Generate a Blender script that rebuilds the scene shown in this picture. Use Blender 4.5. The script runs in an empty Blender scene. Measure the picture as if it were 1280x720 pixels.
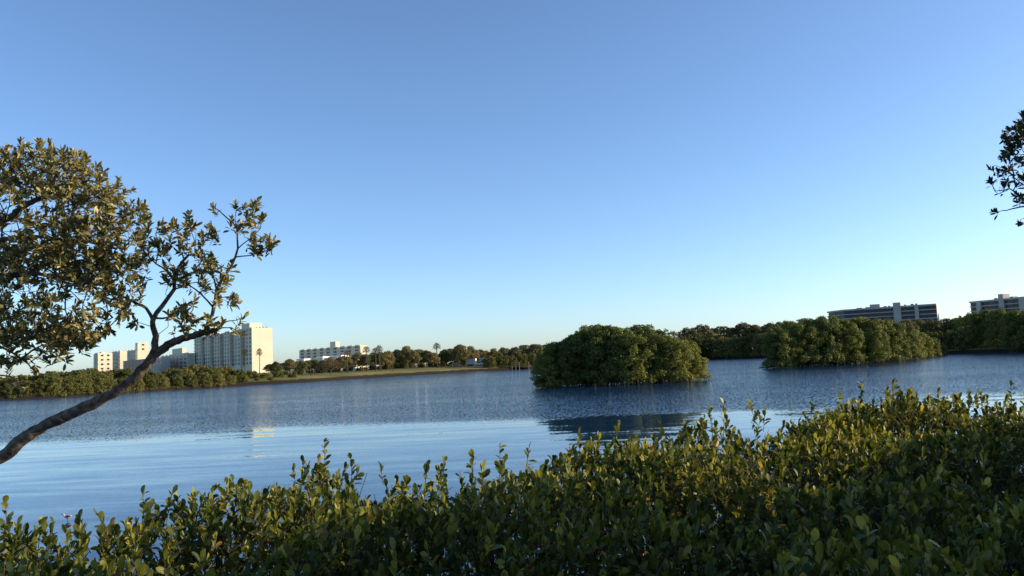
import bpy, math, random
import numpy as np
from mathutils import Vector, Matrix

random.seed(7)
RNG = np.random.default_rng(7)
R = math.radians
S = bpy.context.scene
C = S.collection

# ------------------------------------------------------------------ camera
F_PX = 995.0                      # focal length in photo pixels (1280 wide)
EYE = 3.4
PITCH, ROLL = R(5.17), R(2.5)
fwd = Vector((0, math.cos(PITCH), math.sin(PITCH)))
up0 = Vector((0, -math.sin(PITCH), math.cos(PITCH)))
rt0 = Vector((1, 0, 0))
rt = rt0 * math.cos(ROLL) - up0 * math.sin(ROLL)
up = up0 * math.cos(ROLL) + rt0 * math.sin(ROLL)
cam_d = bpy.data.cameras.new('camera')
cam = bpy.data.objects.new('camera', cam_d)
C.objects.link(cam)
m = Matrix((rt, up, -fwd)).transposed().to_4x4()
m.translation = (0, 0, EYE)
cam.matrix_world = m
cam_d.sensor_width = 36.0
cam_d.lens = 36.0 * F_PX / 1280.0
cam_d.clip_start = 0.05
cam_d.clip_end = 9000
S.camera = cam

# ------------------------------------------------------------------ sky and sun
SUN_AZ = R(88.0)                 # clockwise from +Y (the view direction)
SUN_EL = R(17.0)
w = bpy.data.worlds.new('World')
S.world = w
w.use_nodes = True
nt = w.node_tree
bgn = nt.nodes['Background']
sky = nt.nodes.new('ShaderNodeTexSky')
sky.sky_type = 'NISHITA'
sky.sun_disc = False
sky.sun_elevation = SUN_EL
sky.sun_rotation = SUN_AZ
sky.altitude = 0
sky.air_density = 0.78
sky.dust_density = 0.70
sky.ozone_density = 3.6
nt.links.new(sky.outputs[0], bgn.inputs[0])
bgn.inputs[1].default_value = 0.15
sd = bpy.data.lights.new('sun', 'SUN')
sd.energy = 5.0
sd.angle = R(0.5)
sd.color = (1.0, 0.80, 0.55)
so = bpy.data.objects.new('sun', sd)
C.objects.link(so)
sdir = Vector((math.sin(SUN_AZ) * math.cos(SUN_EL), math.cos(SUN_AZ) * math.cos(SUN_EL), math.sin(SUN_EL)))
so.rotation_euler = sdir.to_track_quat('Z', 'Y').to_euler()
so.location = (30, -20, 40)
vs = S.view_settings
vs.view_transform = 'Standard'
vs.look = 'None'
vs.gamma = 1.0
vs.exposure = 0.68
vs.use_curve_mapping = False
S.cycles.max_bounces = 6
S.cycles.transparent_max_bounces = 4


# ------------------------------------------------------------------ helpers
def ray(px, py):
    return fwd + rt * ((px - 640) / F_PX) - up * ((py - 360) / F_PX)


def P(px, py, depth):
    """point seen at a photo pixel, at a distance along the view direction"""
    return Vector((0, 0, EYE)) + ray(px, py) * depth


def W(px, py, z=0.0):
    """point on the level z seen at a photo pixel"""
    d = ray(px, py)
    return Vector((0, 0, EYE)) + d * ((z - EYE) / d.z)


def tag(o, label=None, cat=None, group=None, kind=None):
    if label: o['label'] = label
    if cat: o['category'] = cat
    if group: o['group'] = group
    if kind: o['kind'] = kind
    return o


def empty(name, loc=(0, 0, 0), rz=0, label=None, cat=None, group=None):
    o = bpy.data.objects.new(name, None)
    C.objects.link(o)
    o.location = loc
    o.rotation_euler = (0, 0, rz)
    o.empty_display_size = 0.3
    return tag(o, label, cat, group)


def add(name, me, parent=None, loc=(0, 0, 0)):
    o = bpy.data.objects.new(name, me)
    C.objects.link(o)
    o.location = loc
    if parent: o.parent = parent
    return o


def mesh_np(name, v, f, mat, rnd=None, smooth=False):
    """mesh from arrays; f is (n,3) or (n,4)"""
    v = np.asarray(v, dtype=np.float32)
    f = np.asarray(f, dtype=np.int32)
    me = bpy.data.meshes.new(name)
    n, k = f.shape
    me.vertices.add(len(v))
    me.vertices.foreach_set('co', v.ravel())
    me.loops.add(n * k)
    me.loops.foreach_set('vertex_index', f.ravel())
    me.polygons.add(n)
    me.polygons.foreach_set('loop_start', np.arange(0, n * k, k, dtype=np.int32))
    if smooth:
        me.polygons.foreach_set('use_smooth', np.ones(n, dtype=bool))
    if rnd is not None:
        a = me.attributes.new('rnd', 'FLOAT', 'POINT')
        a.data.foreach_set('value', np.asarray(rnd, dtype=np.float32))
    me.update(calc_edges=True)
    me.materials.append(mat)
    return me


class MB:
    """collects quads and triangles for one plain mesh"""
    def __init__(s): s.v, s.f = [], []

    def face(s, pts):
        i = len(s.v)
        s.v += [tuple(p) for p in pts]
        s.f.append(tuple(range(i, i + len(pts))))

    def box(s, x0, x1, y0, y1, z0, z1):
        i = len(s.v)
        s.v += [(x0, y0, z0), (x1, y0, z0), (x1, y1, z0), (x0, y1, z0), (x0, y0, z1), (x1, y0, z1), (x1, y1, z1), (x0, y1, z1)]
        s.f += [tuple(i + q for q in t) for t in ((0, 3, 2, 1), (4, 5, 6, 7), (0, 1, 5, 4), (1, 2, 6, 5), (2, 3, 7, 6), (3, 0, 4, 7))]
        return s

    def prism(s, pts, z0, z1):
        i, n = len(s.v), len(pts)
        s.v += [(p[0], p[1], z0) for p in pts] + [(p[0], p[1], z1) for p in pts]
        s.f.append(tuple(i + n + q for q in range(n)))
        s.f.append(tuple(i + q for q in reversed(range(n))))
        for q in range(n):
            r = (q + 1) % n
            s.f.append((i + q, i + r, i + n + r, i + n + q))
        return s

    def tube(s, pts, rad, sides=6, cap=True):
        pts = [Vector(p) for p in pts]
        if not hasattr(rad, '__len__'): rad = [rad] * len(pts)
        base = len(s.v)
        a = None
        for k, p in enumerate(pts):
            d = (pts[min(k + 1, len(pts) - 1)] - pts[max(k - 1, 0)]).normalized()
            if a is None:
                a = d.orthogonal().normalized()
            else:
                a = (a - d * a.dot(d)).normalized()
            b = d.cross(a)
            for q in range(sides):
                t = 2 * math.pi * q / sides
                s.v.append(tuple(p + (a * math.cos(t) + b * math.sin(t)) * rad[k]))
        for k in range(len(pts) - 1):
            for q in range(sides):
                r = (q + 1) % sides
                s.f.append((base + k * sides + q, base + k * sides + r, base + (k + 1) * sides + r, base + (k + 1) * sides + q))
        if cap:
            s.f.append(tuple(base + q for q in reversed(range(sides))))
            s.f.append(tuple(base + (len(pts) - 1) * sides + q for q in range(sides)))
        return s

    def mesh(s, name, mat, smooth=False):
        me = bpy.data.meshes.new(name)
        me.from_pydata(s.v, [], s.f)
        me.materials.append(mat)
        if smooth:
            me.polygons.foreach_set('use_smooth', np.ones(len(me.polygons), dtype=bool))
        me.update()
        return me

    def build(s, name, mat, parent=None, smooth=False, loc=(0, 0, 0)):
        return add(name, s.mesh(name, mat, smooth), parent, loc)


# ------------------------------------------------------------------ materials
def nodes_mat(name):
    mt = bpy.data.materials.new(name)
    mt.use_nodes = True
    t = mt.node_tree
    return mt, t, t.nodes['Principled BSDF'], t.nodes['Material Output']


def plain(name, col, rough=0.8, noise=0.0, nscale=2.0, spec=0.3, col2=None, detail=6, stretch=(1, 1, 1), bump=0.0):
    mt, t, b, o = nodes_mat(name)
    b.inputs['Roughness'].default_value = rough
    b.inputs['Specular IOR Level'].default_value = spec
    tc = t.nodes.new('ShaderNodeTexCoord')
    mp = t.nodes.new('ShaderNodeMapping')
    mp.inputs['Scale'].default_value = stretch
    t.links.new(tc.outputs['Object'], mp.inputs[0])
    n = t.nodes.new('ShaderNodeTexNoise')
    n.inputs['Scale'].default_value = nscale
    n.inputs['Detail'].default_value = detail
    t.links.new(mp.outputs[0], n.inputs['Vector'])
    cr = t.nodes.new('ShaderNodeValToRGB')
    c2 = col2 or tuple(x * (1 - noise) for x in col)
    cr.color_ramp.elements[0].position = 0.35
    cr.color_ramp.elements[1].position = 0.68
    cr.color_ramp.elements[0].color = (*c2, 1)
    cr.color_ramp.elements[1].color = (*col, 1)
    t.links.new(n.outputs['Fac'], cr.inputs[0])
    t.links.new(cr.outputs[0], b.inputs['Base Color'])
    if bump:
        bp = t.nodes.new('ShaderNodeBump')
        bp.inputs['Strength'].default_value = 1.0
        bp.inputs['Distance'].default_value = bump
        t.links.new(n.outputs['Fac'], bp.inputs['Height'])
        t.links.new(bp.outputs[0], b.inputs['Normal'])
    return mt


def leaf_mat(name, cols, transl=0.25, rough=0.5, spec=0.4, objvar=0.25):
    """cols: ramp of leaf colours over each leaf's own random number"""
    mt, t, b, o = nodes_mat(name)
    at = t.nodes.new('ShaderNodeAttribute')
    at.attribute_name = 'rnd'
    oi = t.nodes.new('ShaderNodeObjectInfo')
    ma = t.nodes.new('ShaderNodeMath'); ma.operation = 'MULTIPLY_ADD'
    t.links.new(oi.outputs['Random'], ma.inputs[0])
    ma.inputs[1].default_value = objvar
    t.links.new(at.outputs['Fac'], ma.inputs[2])
    mb = t.nodes.new('ShaderNodeMath'); mb.operation = 'SUBTRACT'
    t.links.new(ma.outputs[0], mb.inputs[0]); mb.inputs[1].default_value = objvar / 2
    cr = t.nodes.new('ShaderNodeValToRGB')
    el = cr.color_ramp.elements
    while len(el) < len(cols): el.new(0.5)
    for e, (p, c) in zip(el, cols):
        e.position = p; e.color = (*c, 1)
    t.links.new(mb.outputs[0], cr.inputs[0])
    t.links.new(cr.outputs[0], b.inputs['Base Color'])
    b.inputs['Roughness'].default_value = rough
    b.inputs['Specular IOR Level'].default_value = spec
    tr = t.nodes.new('ShaderNodeBsdfTranslucent')
    hs = t.nodes.new('ShaderNodeMixRGB'); hs.blend_type = 'MULTIPLY'; hs.inputs[0].default_value = 1
    hs.inputs[2].default_value = (1.5, 1.35, 0.5, 1)
    t.links.new(cr.outputs[0], hs.inputs[1])
    t.links.new(hs.outputs[0], tr.inputs[0])
    mx = t.nodes.new('ShaderNodeMixShader'); mx.inputs[0].default_value = transl
    t.links.new(b.outputs[0], mx.inputs[1]); t.links.new(tr.outputs[0], mx.inputs[2])
    t.links.new(mx.outputs[0], o.inputs[0])
    return mt


M = {}
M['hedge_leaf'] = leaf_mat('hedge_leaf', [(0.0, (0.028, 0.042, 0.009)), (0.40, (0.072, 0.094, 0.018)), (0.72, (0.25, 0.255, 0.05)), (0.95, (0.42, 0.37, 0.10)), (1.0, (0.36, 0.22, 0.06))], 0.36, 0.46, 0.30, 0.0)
M['tree_leaf'] = leaf_mat('tree_leaf', [(0.0, (0.065, 0.070, 0.020)), (0.45, (0.155, 0.145, 0.045)), (0.8, (0.33, 0.28, 0.11)), (1.0, (0.48, 0.39, 0.19))], 0.22, 0.42, 0.45, 0.0)
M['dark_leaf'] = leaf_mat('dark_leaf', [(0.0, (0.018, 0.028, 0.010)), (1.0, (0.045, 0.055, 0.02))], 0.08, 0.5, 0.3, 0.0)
M['mangrove_leaf'] = leaf_mat('mangrove_leaf', [(0.0, (0.055, 0.080, 0.016)), (0.5, (0.120, 0.150, 0.030)), (1.0, (0.24, 0.245, 0.055))], 0.25, 0.6, 0.3, 0.55)
M['belt_leaf'] = leaf_mat('belt_leaf', [(0.0, (0.055, 0.070, 0.020)), (0.5, (0.110, 0.122, 0.034)), (1.0, (0.22, 0.195, 0.062))], 0.22, 0.65, 0.2, 0.6)
M['oak_leaf'] = leaf_mat('oak_leaf', [(0.0, (0.060, 0.068, 0.024)), (0.5, (0.120, 0.120, 0.045)), (1.0, (0.23, 0.18, 0.078))], 0.2, 0.65, 0.2, 0.8)
M['brown_leaf'] = leaf_mat('brown_leaf', [(0.0, (0.09, 0.06, 0.035)), (1.0, (0.20, 0.14, 0.08))], 0.2, 0.7, 0.2, 0.3)
M['palm_leaf'] = leaf_mat('palm_leaf', [(0.0, (0.06, 0.075, 0.02)), (1.0, (0.20, 0.18, 0.06))], 0.2, 0.5, 0.3, 0.3)
M['bark'] = plain('bark', (0.20, 0.155, 0.115), 0.9, 0.7, 14, 0.2, (0.055, 0.042, 0.034), stretch=(1, 1, 1), bump=0.02)
M['bark_far'] = plain('bark_far', (0.10, 0.075, 0.055), 0.9, 0.5, 1.2)
M['twig'] = plain('twig', (0.11, 0.08, 0.05), 0.85, 0.5, 8)
M['ground'] = None
M['cream'] = plain('cream_stucco', (0.64, 0.60, 0.45), 0.85, 0.07, 0.12)
M['greywall'] = plain('grey_stucco', (0.50, 0.49, 0.46), 0.85, 0.08, 0.12)
M['concrete'] = plain('concrete', (0.40, 0.385, 0.35), 0.9, 0.15, 0.2)
M['salmon'] = plain('salmon_stucco', (0.50, 0.31, 0.22), 0.85, 0.1, 0.2)
M['white'] = plain('white_paint', (0.78, 0.77, 0.73), 0.6, 0.05, 0.5)
M['wood'] = plain('weathered_wood', (0.19, 0.165, 0.135), 0.9, 0.3, 3, stretch=(1, 1, 0.2))
M['glass'] = plain('window_glass', (0.04, 0.046, 0.056), 0.35, 0.6, 0.4, 0.3)
M['glass2'] = plain('balcony_glass', (0.055, 0.062, 0.072), 0.35, 0.55, 0.25, 0.35)
M['roofgrey'] = plain('roof_grey', (0.32, 0.30, 0.28), 0.9, 0.2, 0.3)
M['carred'] = plain('red_paint', (0.22, 0.03, 0.03), 0.3, 0.05, 2, 0.5)
M['cardark'] = plain('dark_paint', (0.04, 0.045, 0.055), 0.3, 0.05, 2, 0.5)
M['carwhite'] = plain('car_white', (0.75, 0.75, 0.75), 0.3, 0.03, 2, 0.5)
M['rubber'] = plain('rubber', (0.02, 0.02, 0.02), 0.9, 0.1, 2)
M['bird_dark'] = plain('bird_dark', (0.09, 0.04, 0.035), 0.8, 0.4, 30)
M['bird_pale'] = plain('bird_pale', (0.55, 0.45, 0.38), 0.8, 0.3, 30)


def ground_mat():
    mt, t, b, o = nodes_mat('ground')
    b.inputs['Roughness'].default_value = 0.95
    b.inputs['Specular IOR Level'].default_value = 0.1
    g = t.nodes.new('ShaderNodeNewGeometry')
    n = t.nodes.new('ShaderNodeTexNoise'); n.inputs['Scale'].default_value = 0.08; n.inputs['Detail'].default_value = 8
    t.links.new(g.outputs['Position'], n.inputs['Vector'])
    cr = t.nodes.new('ShaderNodeValToRGB')
    cr.color_ramp.elements[0].position = 0.35; cr.color_ramp.elements[0].color = (0.10, 0.105, 0.032, 1)
    cr.color_ramp.elements[1].position = 0.7; cr.color_ramp.elements[1].color = (0.20, 0.18, 0.075, 1)
    t.links.new(n.outputs['Fac'], cr.inputs[0])
    sx = t.nodes.new('ShaderNodeSeparateXYZ'); t.links.new(g.outputs['Position'], sx.inputs[0])
    ad = t.nodes.new('ShaderNodeMath'); ad.operation = 'MULTIPLY_ADD'
    n2 = t.nodes.new('ShaderNodeTexNoise'); n2.inputs['Scale'].default_value = 0.5; n2.inputs['Detail'].default_value = 5
    t.links.new(g.outputs['Position'], n2.inputs['Vector'])
    t.links.new(n2.outputs['Fac'], ad.inputs[0]); ad.inputs[1].default_value = 0.5
    t.links.new(sx.outputs['Z'], ad.inputs[2])
    mr = t.nodes.new('ShaderNodeMapRange'); mr.inputs[1].default_value = 1.0; mr.inputs[2].default_value = 1.3
    t.links.new(ad.outputs[0], mr.inputs[0])
    mx = t.nodes.new('ShaderNodeMixRGB'); mx.inputs[1].default_value = (0.022, 0.019, 0.014, 1)
    t.links.new(mr.outputs[0], mx.inputs[0]); t.links.new(cr.outputs[0], mx.inputs[2])
    t.links.new(mx.outputs[0], b.inputs['Base Color'])
    return mt


M['ground'] = ground_mat()


def water_mat():
    mt, t, b, o = nodes_mat('water')
    b.inputs['Base Color'].default_value = (0.008, 0.036, 0.085, 1)
    b.inputs['Roughness'].default_value = 0.04
    b.inputs['IOR'].default_value = 1.333
    g = t.nodes.new('ShaderNodeNewGeometry')
    pos = g.outputs['Position']

    def mapped(rot, sc, loc=(0, 0, 0)):
        mp = t.nodes.new('ShaderNodeMapping')
        mp.inputs['Rotation'].default_value = (0, 0, rot)
        mp.inputs['Scale'].default_value = sc
        mp.inputs['Location'].default_value = loc
        t.links.new(pos, mp.inputs[0])
        return mp.outputs[0]

    def noise(vec, scale, detail, dist=0.0):
        n = t.nodes.new('ShaderNodeTexNoise')
        n.inputs['Scale'].default_value = scale
        n.inputs['Detail'].default_value = detail
        n.inputs['Distortion'].default_value = dist
        t.links.new(vec, n.inputs['Vector'])
        return n

    def math_(op, a, b_, c=None):
        k = t.nodes.new('ShaderNodeMath'); k.operation = op
        for i, q in enumerate((a, b_, c)):
            if q is None: continue
            if isinstance(q, (int, float)): k.inputs[i].default_value = q
            else: t.links.new(q, k.inputs[i])
        return k.outputs[0]

    def vmath(op, a, b_, scale=None):
        k = t.nodes.new('ShaderNodeVectorMath'); k.operation = op
        for i, q in enumerate((a, b_)):
            if q is None: continue
            if isinstance(q, tuple): k.inputs[i].default_value = q
            else: t.links.new(q, k.inputs[i])
        if scale is not None:
            if isinstance(scale, (int, float)): k.inputs['Scale'].default_value = scale
            else: t.links.new(scale, k.inputs['Scale'])
        return k.outputs[0]

    sep = t.nodes.new('ShaderNodeSeparateXYZ'); t.links.new(pos, sep.inputs[0])
    # wind-ruffled water begins some 45 m out, with an uneven edge
    big = noise(mapped(0, (0.45, 1, 1)), 0.06, 5, 0.5)
    edge = math_('MULTIPLY_ADD', big.outputs['Fac'], 30.0, math_('MULTIPLY_ADD', sep.outputs['X'], -0.05, sep.outputs['Y']))
    mr = t.nodes.new('ShaderNodeMapRange')
    mr.interpolation_type = 'SMOOTHERSTEP'
    mr.inputs[1].default_value = 58.0; mr.inputs[2].default_value = 69.0
    t.links.new(edge, mr.inputs[0])
    ruffle = mr.outputs[0]
    # gust streaks within the ruffled water
    gust = noise(mapped(R(-20), (0.35, 1.2, 1)), 0.06, 4)
    gmr = t.nodes.new('ShaderNodeMapRange'); gmr.inputs[1].default_value = 0.35; gmr.inputs[2].default_value = 0.65
    gmr.inputs[3].default_value = 0.55; gmr.inputs[4].default_value = 1.1
    t.links.new(gust.outputs['Fac'], gmr.inputs[0])
    # chop (isotropic slope noise) and long low ripples with crests along one direction
    chop = noise(mapped(R(40), (1.0, 0.6, 1)), 9.0, 3)
    rip = noise(mapped(R(-50), (0.16, 0.9, 1)), 1.1, 5, 0.8)
    rip2 = noise(mapped(R(-15), (0.16, 1.0, 1), (31, 7, 0)), 0.7, 4, 0.6)
    c = vmath('SUBTRACT', chop.outputs['Color'], (0.5, 0.5, 0.5))
    chop_amp = math_('MULTIPLY_ADD', math_('MULTIPLY', ruffle, gmr.outputs[0]), 1.35, 0.028)
    c = vmath('SCALE', c, None, chop_amp)
    r1 = math_('SUBTRACT', rip.outputs['Fac'], 0.5)
    r2 = math_('SUBTRACT', rip2.outputs['Fac'], 0.5)
    # ripple slopes act across their crests
    cb1 = t.nodes.new('ShaderNodeCombineXYZ')
    t.links.new(math_('MULTIPLY', r1, 0.055), cb1.inputs[0]); t.links.new(math_('MULTIPLY', r1, -0.055), cb1.inputs[1])
    cb2 = t.nodes.new('ShaderNodeCombineXYZ')
    t.links.new(math_('MULTIPLY', r2, 0.012), cb2.inputs[0]); t.links.new(math_('MULTIPLY', r2, -0.05), cb2.inputs[1])
    sl = vmath('ADD', c, vmath('ADD', cb1.outputs[0], cb2.outputs[0]))
    sl = vmath('MULTIPLY', sl, (1, 1, 0))
    nrm = vmath('NORMALIZE', vmath('ADD', sl, (0, 0, 1)), None)
    t.links.new(nrm, b.inputs['Normal'])
    return mt


M['water'] = water_mat()

# ------------------------------------------------------------------ terrain and water
shore_px = [(0, 500), (60, 497), (100, 494.5), (200, 488), (300, 482), (370, 478.5), (430, 474.5), (500, 470), (560, 466.5), (610, 463.5),
            (660, 461), (760, 456), (880, 449.5), (960, 447), (1050, 446), (1130, 444.5), (1200, 442), (1280, 440)]
shore = [W(*p) for p in shore_px]
shore = [Vector((-260, -150, 0)), Vector((-210, 20, 0)), Vector((-160, 90, 0))] + shore + [Vector((175, 150, 0)), Vector((180, 90, 0)), Vector((120, 40, 0)), Vector((40, 25, 0)), Vector((14, 13.6, 0)), Vector((7, 10.3, 0)), Vector((3, 8.5, 0)), Vector((0, 7.1, 0)), Vector((-3, 5.6, 0)), Vector((-7, 3.6, 0)), Vector((-14, 0, 0)), Vector((-60, -40, 0)), Vector((-140, -150, 0))]


def resample(pts, n):
    pts = [Vector(p) for p in pts]
    d = [0]
    for a, b in zip(pts, pts[1:]): d.append(d[-1] + (b - a).length)
    out = []
    for k in range(n):
        s = d[-1] * k / (n - 1)
        i = max(j for j in range(len(d)) if d[j] <= s + 1e-9)
        i = min(i, len(pts) - 2)
        out.append(pts[i].lerp(pts[i + 1], (s - d[i]) / max(1e-9, d[i + 1] - d[i])))
    return out


def ground_sheet():
    # finer near the camera, where the shoreline is close
    pts = []
    ring = shore + [shore[0]]
    for a, b in zip(ring, ring[1:]):
        n = max(1, min(12, int((b - a).length / 8)))
        for k in range(n):
            pts.append(a.lerp(b, k / n))
    cen = Vector((0, 110, 0))
    n = len(pts)
    rows = [(-30.0, -2.0), (-2.2, -0.7), (0.0, 0.0), (0.7, 0.75), (1.6, 1.05), (9, 1.5), (40, 2.0), (300, 2.5), (6500, 2.5)]
    v = [tuple(cen + Vector((0, 0, -2.5)))]
    nrm = []
    for k in range(n):
        t = pts[(k + 1) % n] - pts[k - 1]
        nrm.append(Vector((-t.y, t.x, 0)).normalized())
    for _ in range(3):
        nrm = [(nrm[k - 1] + nrm[k] * 2 + nrm[(k + 1) % n]).normalized() for k in range(n)]
    for off, z in rows:
        for k in range(n):
            p = pts[k]
            near = p.length < 45
            o = off
            if abs(off) > 12:
                q = p + (p - cen).normalized() * off if off > 0 else p.lerp(cen, 0.5)
            else:
                if near and off < 0: o = off * 0.8
                q = p + nrm[k] * o
            zz = z
            if near and off >= 0.7: zz = z * 1.15
            if 0 < off < 300: zz += 0.12 * math.sin(p.x * 0.21 + off) * min(1, off)
            v.append((q.x, q.y, zz))
    f = []
    for k in range(n):
        f.append((0, 1 + k, 1 + (k + 1) % n))
    m_ = MB(); m_.v = v
    for r in range(len(rows) - 1):
        for k in range(n):
            a, b = 1 + r * n + k, 1 + r * n + (k + 1) % n
            f.append((a, a + n, b + n, b))
    m_.f = f
    return tag(m_.build('ground', M['ground'], smooth=True), kind='structure')


# make sure the offset normal points away from the bay
def area(p): return sum(a.x * b.y - b.x * a.y for a, b in zip(p, p[1:] + p[:1]))
if area(shore) < 0: pass
ground_sheet_dir = area(shore)
if ground_sheet_dir > 0: shore.reverse()
ground_sheet()
wm = MB(); wm.face([(-900, -400, 0), (900, -400, 0), (900, 900, 0), (-900, 900, 0)])
tag(wm.build('water', M['water']), kind='structure')


# ------------------------------------------------------------------ leaves
T_FINE = (np.array([(0, 0, 0), (-.34, .28, .05), (0, .28, 0), (.34, .28, .05), (-.5, .58, .08), (0, .58, .02), (.5, .58, .08), (-.36, .86, .03), (0, .86, .0), (.36, .86, .03), (0, 1, -.03)]),
          np.array([(0, 2, 1), (0, 3, 2), (1, 2, 5), (1, 5, 4), (2, 3, 6), (2, 6, 5), (4, 5, 8), (4, 8, 7), (5, 6, 9), (5, 9, 8), (7, 8, 10), (8, 9, 10)]))
T_MID = (np.array([(0, 0, 0), (-.4, .35, .06), (0, .35, 0), (.4, .35, .06), (-.42, .72, .05), (0, .72, .0), (.42, .72, .05), (0, 1, -.04)]),
         np.array([(0, 2, 1), (0, 3, 2), (1, 2, 5), (1, 5, 4), (2, 3, 6), (2, 6, 5), (4, 5, 7), (5, 6, 7)]))

T_LOW = (np.array([(0, 0, 0), (-.42, .5, .06), (0, .5, 0), (.42, .5, .06), (0, 1, -.04)]), np.array([(0, 2, 1), (0, 3, 2), (1, 2, 4), (2, 3, 4)]))


def unit(a): return a / np.maximum(1e-9, np.linalg.norm(a, axis=-1, keepdims=True))


def leaf_frames(pos, axis, n, tip, length, tilt, rng, jit=0.25):
    """n leaves in turn round each twig end; returns origin, X, Y, Z, length"""
    s = len(pos)
    axis = unit(axis)
    ref = np.where(np.abs(axis[:, 2:3]) > 0.9, np.array([[1., 0, 0]]), np.array([[0, 0, 1.]]))
    a = unit(np.cross(axis, ref)); b = np.cross(axis, a)
    k = np.arange(n)[None, :]
    az = rng.uniform(0, 6.28, (s, 1)) + k * 2.4 + rng.normal(0, 0.35, (s, n))
    th = tilt[0] + (tilt[1] - tilt[0]) * (k / max(1, n - 1)) + rng.normal(0, 0.3, (s, n))
    off = -tip * (k / max(1, n - 1)) * rng.uniform(0.7, 1.2, (s, 1)) + 0 * az
    rad = np.cos(az)[..., None] * a[:, None] + np.sin(az)[..., None] * b[:, None]
    ax = axis[:, None]
    d = unit(ax * np.cos(th)[..., None] + rad * np.sin(th)[..., None] + rng.normal(0, jit * 0.4, (s, n, 3)))
    z = ax * np.sin(th)[..., None] - rad * np.cos(th)[..., None] + rng.normal(0, jit, (s, n, 3))
    x = unit(np.cross(d, z)); z = np.cross(x, d)
    o = pos[:, None] + ax * off[..., None]
    L = rng.uniform(length[0], length[1], (s, n))
    return [q.reshape(-1, 3) for q in (o, x, d, z)] + [L.ravel()]


def leaves_mesh(name, fr, tmpl, wid, mat, rnd):
    o, x, y, z, L = fr
    tv, tf = tmpl
    N, K = len(o), len(tv)
    Lc = L[:, None, None]
    v = o[:, None] + Lc * (wid * tv[None, :, 0:1] * x[:, None] + tv[None, :, 1:2] * y[:, None] + tv[None, :, 2:3] * z[:, None])
    f = (np.arange(N) * K)[:, None, None] + tf[None]
    return mesh_np(name, v.reshape(-1, 3), f.reshape(-1, 3), mat, np.repeat(rnd, K), True)


def segs_mesh(name, a, b, ra, rb, mat, sides=4):
    """one tapered prism per twig segment"""
    a = np.asarray(a, float); b = np.asarray(b, float)
    d = unit(b - a)
    ref = np.where(np.abs(d[:, 2:3]) > 0.9, np.array([[1., 0, 0]]), np.array([[0, 0, 1.]]))
    u = unit(np.cross(d, ref)); w_ = np.cross(d, u)
    t = np.arange(sides) * 2 * np.pi / sides
    cs = np.cos(t)[None, :, None] * u[:, None] + np.sin(t)[None, :, None] * w_[:, None]
    va = a[:, None] + cs * np.asarray(ra)[:, None, None]
    vb = b[:, None] + cs * np.asarray(rb)[:, None, None]
    v = np.concatenate([va, vb], 1).reshape(-1, 3)
    q = np.arange(sides); r = (q + 1) % sides
    f = np.stack([q, r, r + sides, q + sides], 1)[None] + (np.arange(len(a)) * 2 * sides)[:, None, None]
    return mesh_np(name, v, f.reshape(-1, 4), mat, None, True)


def cards(points, normals, size, aspect, rng):
    n = len(points)
    nz = unit(normals)
    ref = unit(rng.normal(0, 1, (n, 3)))
    x = unit(np.cross(nz, ref)); y = np.cross(nz, x)
    L = (size * rng.uniform(0.6, 1.35, n))[:, None]
    wv = L * aspect
    p = points
    fold = nz * L * 0.12
    v = np.stack([p - y * L * .5, p + x * wv * .5 + fold, p + y * L * .5, p - x * wv * .5 + fold], 1).reshape(-1, 3)
    f = np.arange(4 * n).reshape(-1, 4)
    return v, f


def lobe_points(lobes, n, rng, shell=(0.72, 1.05), inner=0.2):
    """points through the outer part of a set of spheroids, those deep inside another dropped"""
    lob = np.array(lobes, float)          # x y z rx rz
    wgt = lob[:, 3] * (lob[:, 3] + lob[:, 4]); wgt /= wgt.sum()
    idx = rng.choice(len(lob), n, p=wgt)
    d = unit(rng.normal(0, 1, (n, 3)))
    d[:, 2] = np.where(d[:, 2] < -0.3, -d[:, 2] * rng.choice([-1, 1], n), d[:, 2])
    r = rng.uniform(shell[0], shell[1], n)
    k = rng.random(n) < inner
    r[k] = rng.uniform(0.3, shell[0], k.sum())
    L = lob[idx]
    # lumpy surface
    bump = 1 + 0.16 * np.sin(d[:, 0] * 7 + idx) * np.sin(d[:, 1] * 8 + idx * 2) + 0.08 * np.sin(d[:, 2] * 9 + idx)
    p = L[:, :3] + d * (r * bump)[:, None] * np.stack([L[:, 3], L[:, 3], L[:, 4]], 1)
    keep = np.ones(n, bool)
    for q in lob:
        e = (p - q[:3]) / np.array([q[3], q[3], q[4]])
        keep &= (np.einsum('ij,ij->i', e, e) > 0.42) | (rng.random(n) < 0.12)
    return p[keep], d[keep]


# ------------------------------------------------------------------ tree prototypes (crown mesh, wood mesh)
def wood(stems, sides=6):
    mb = MB()
    for pts, rad in stems: mb.tube(pts, rad, sides, cap=True)
    return mb


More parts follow.
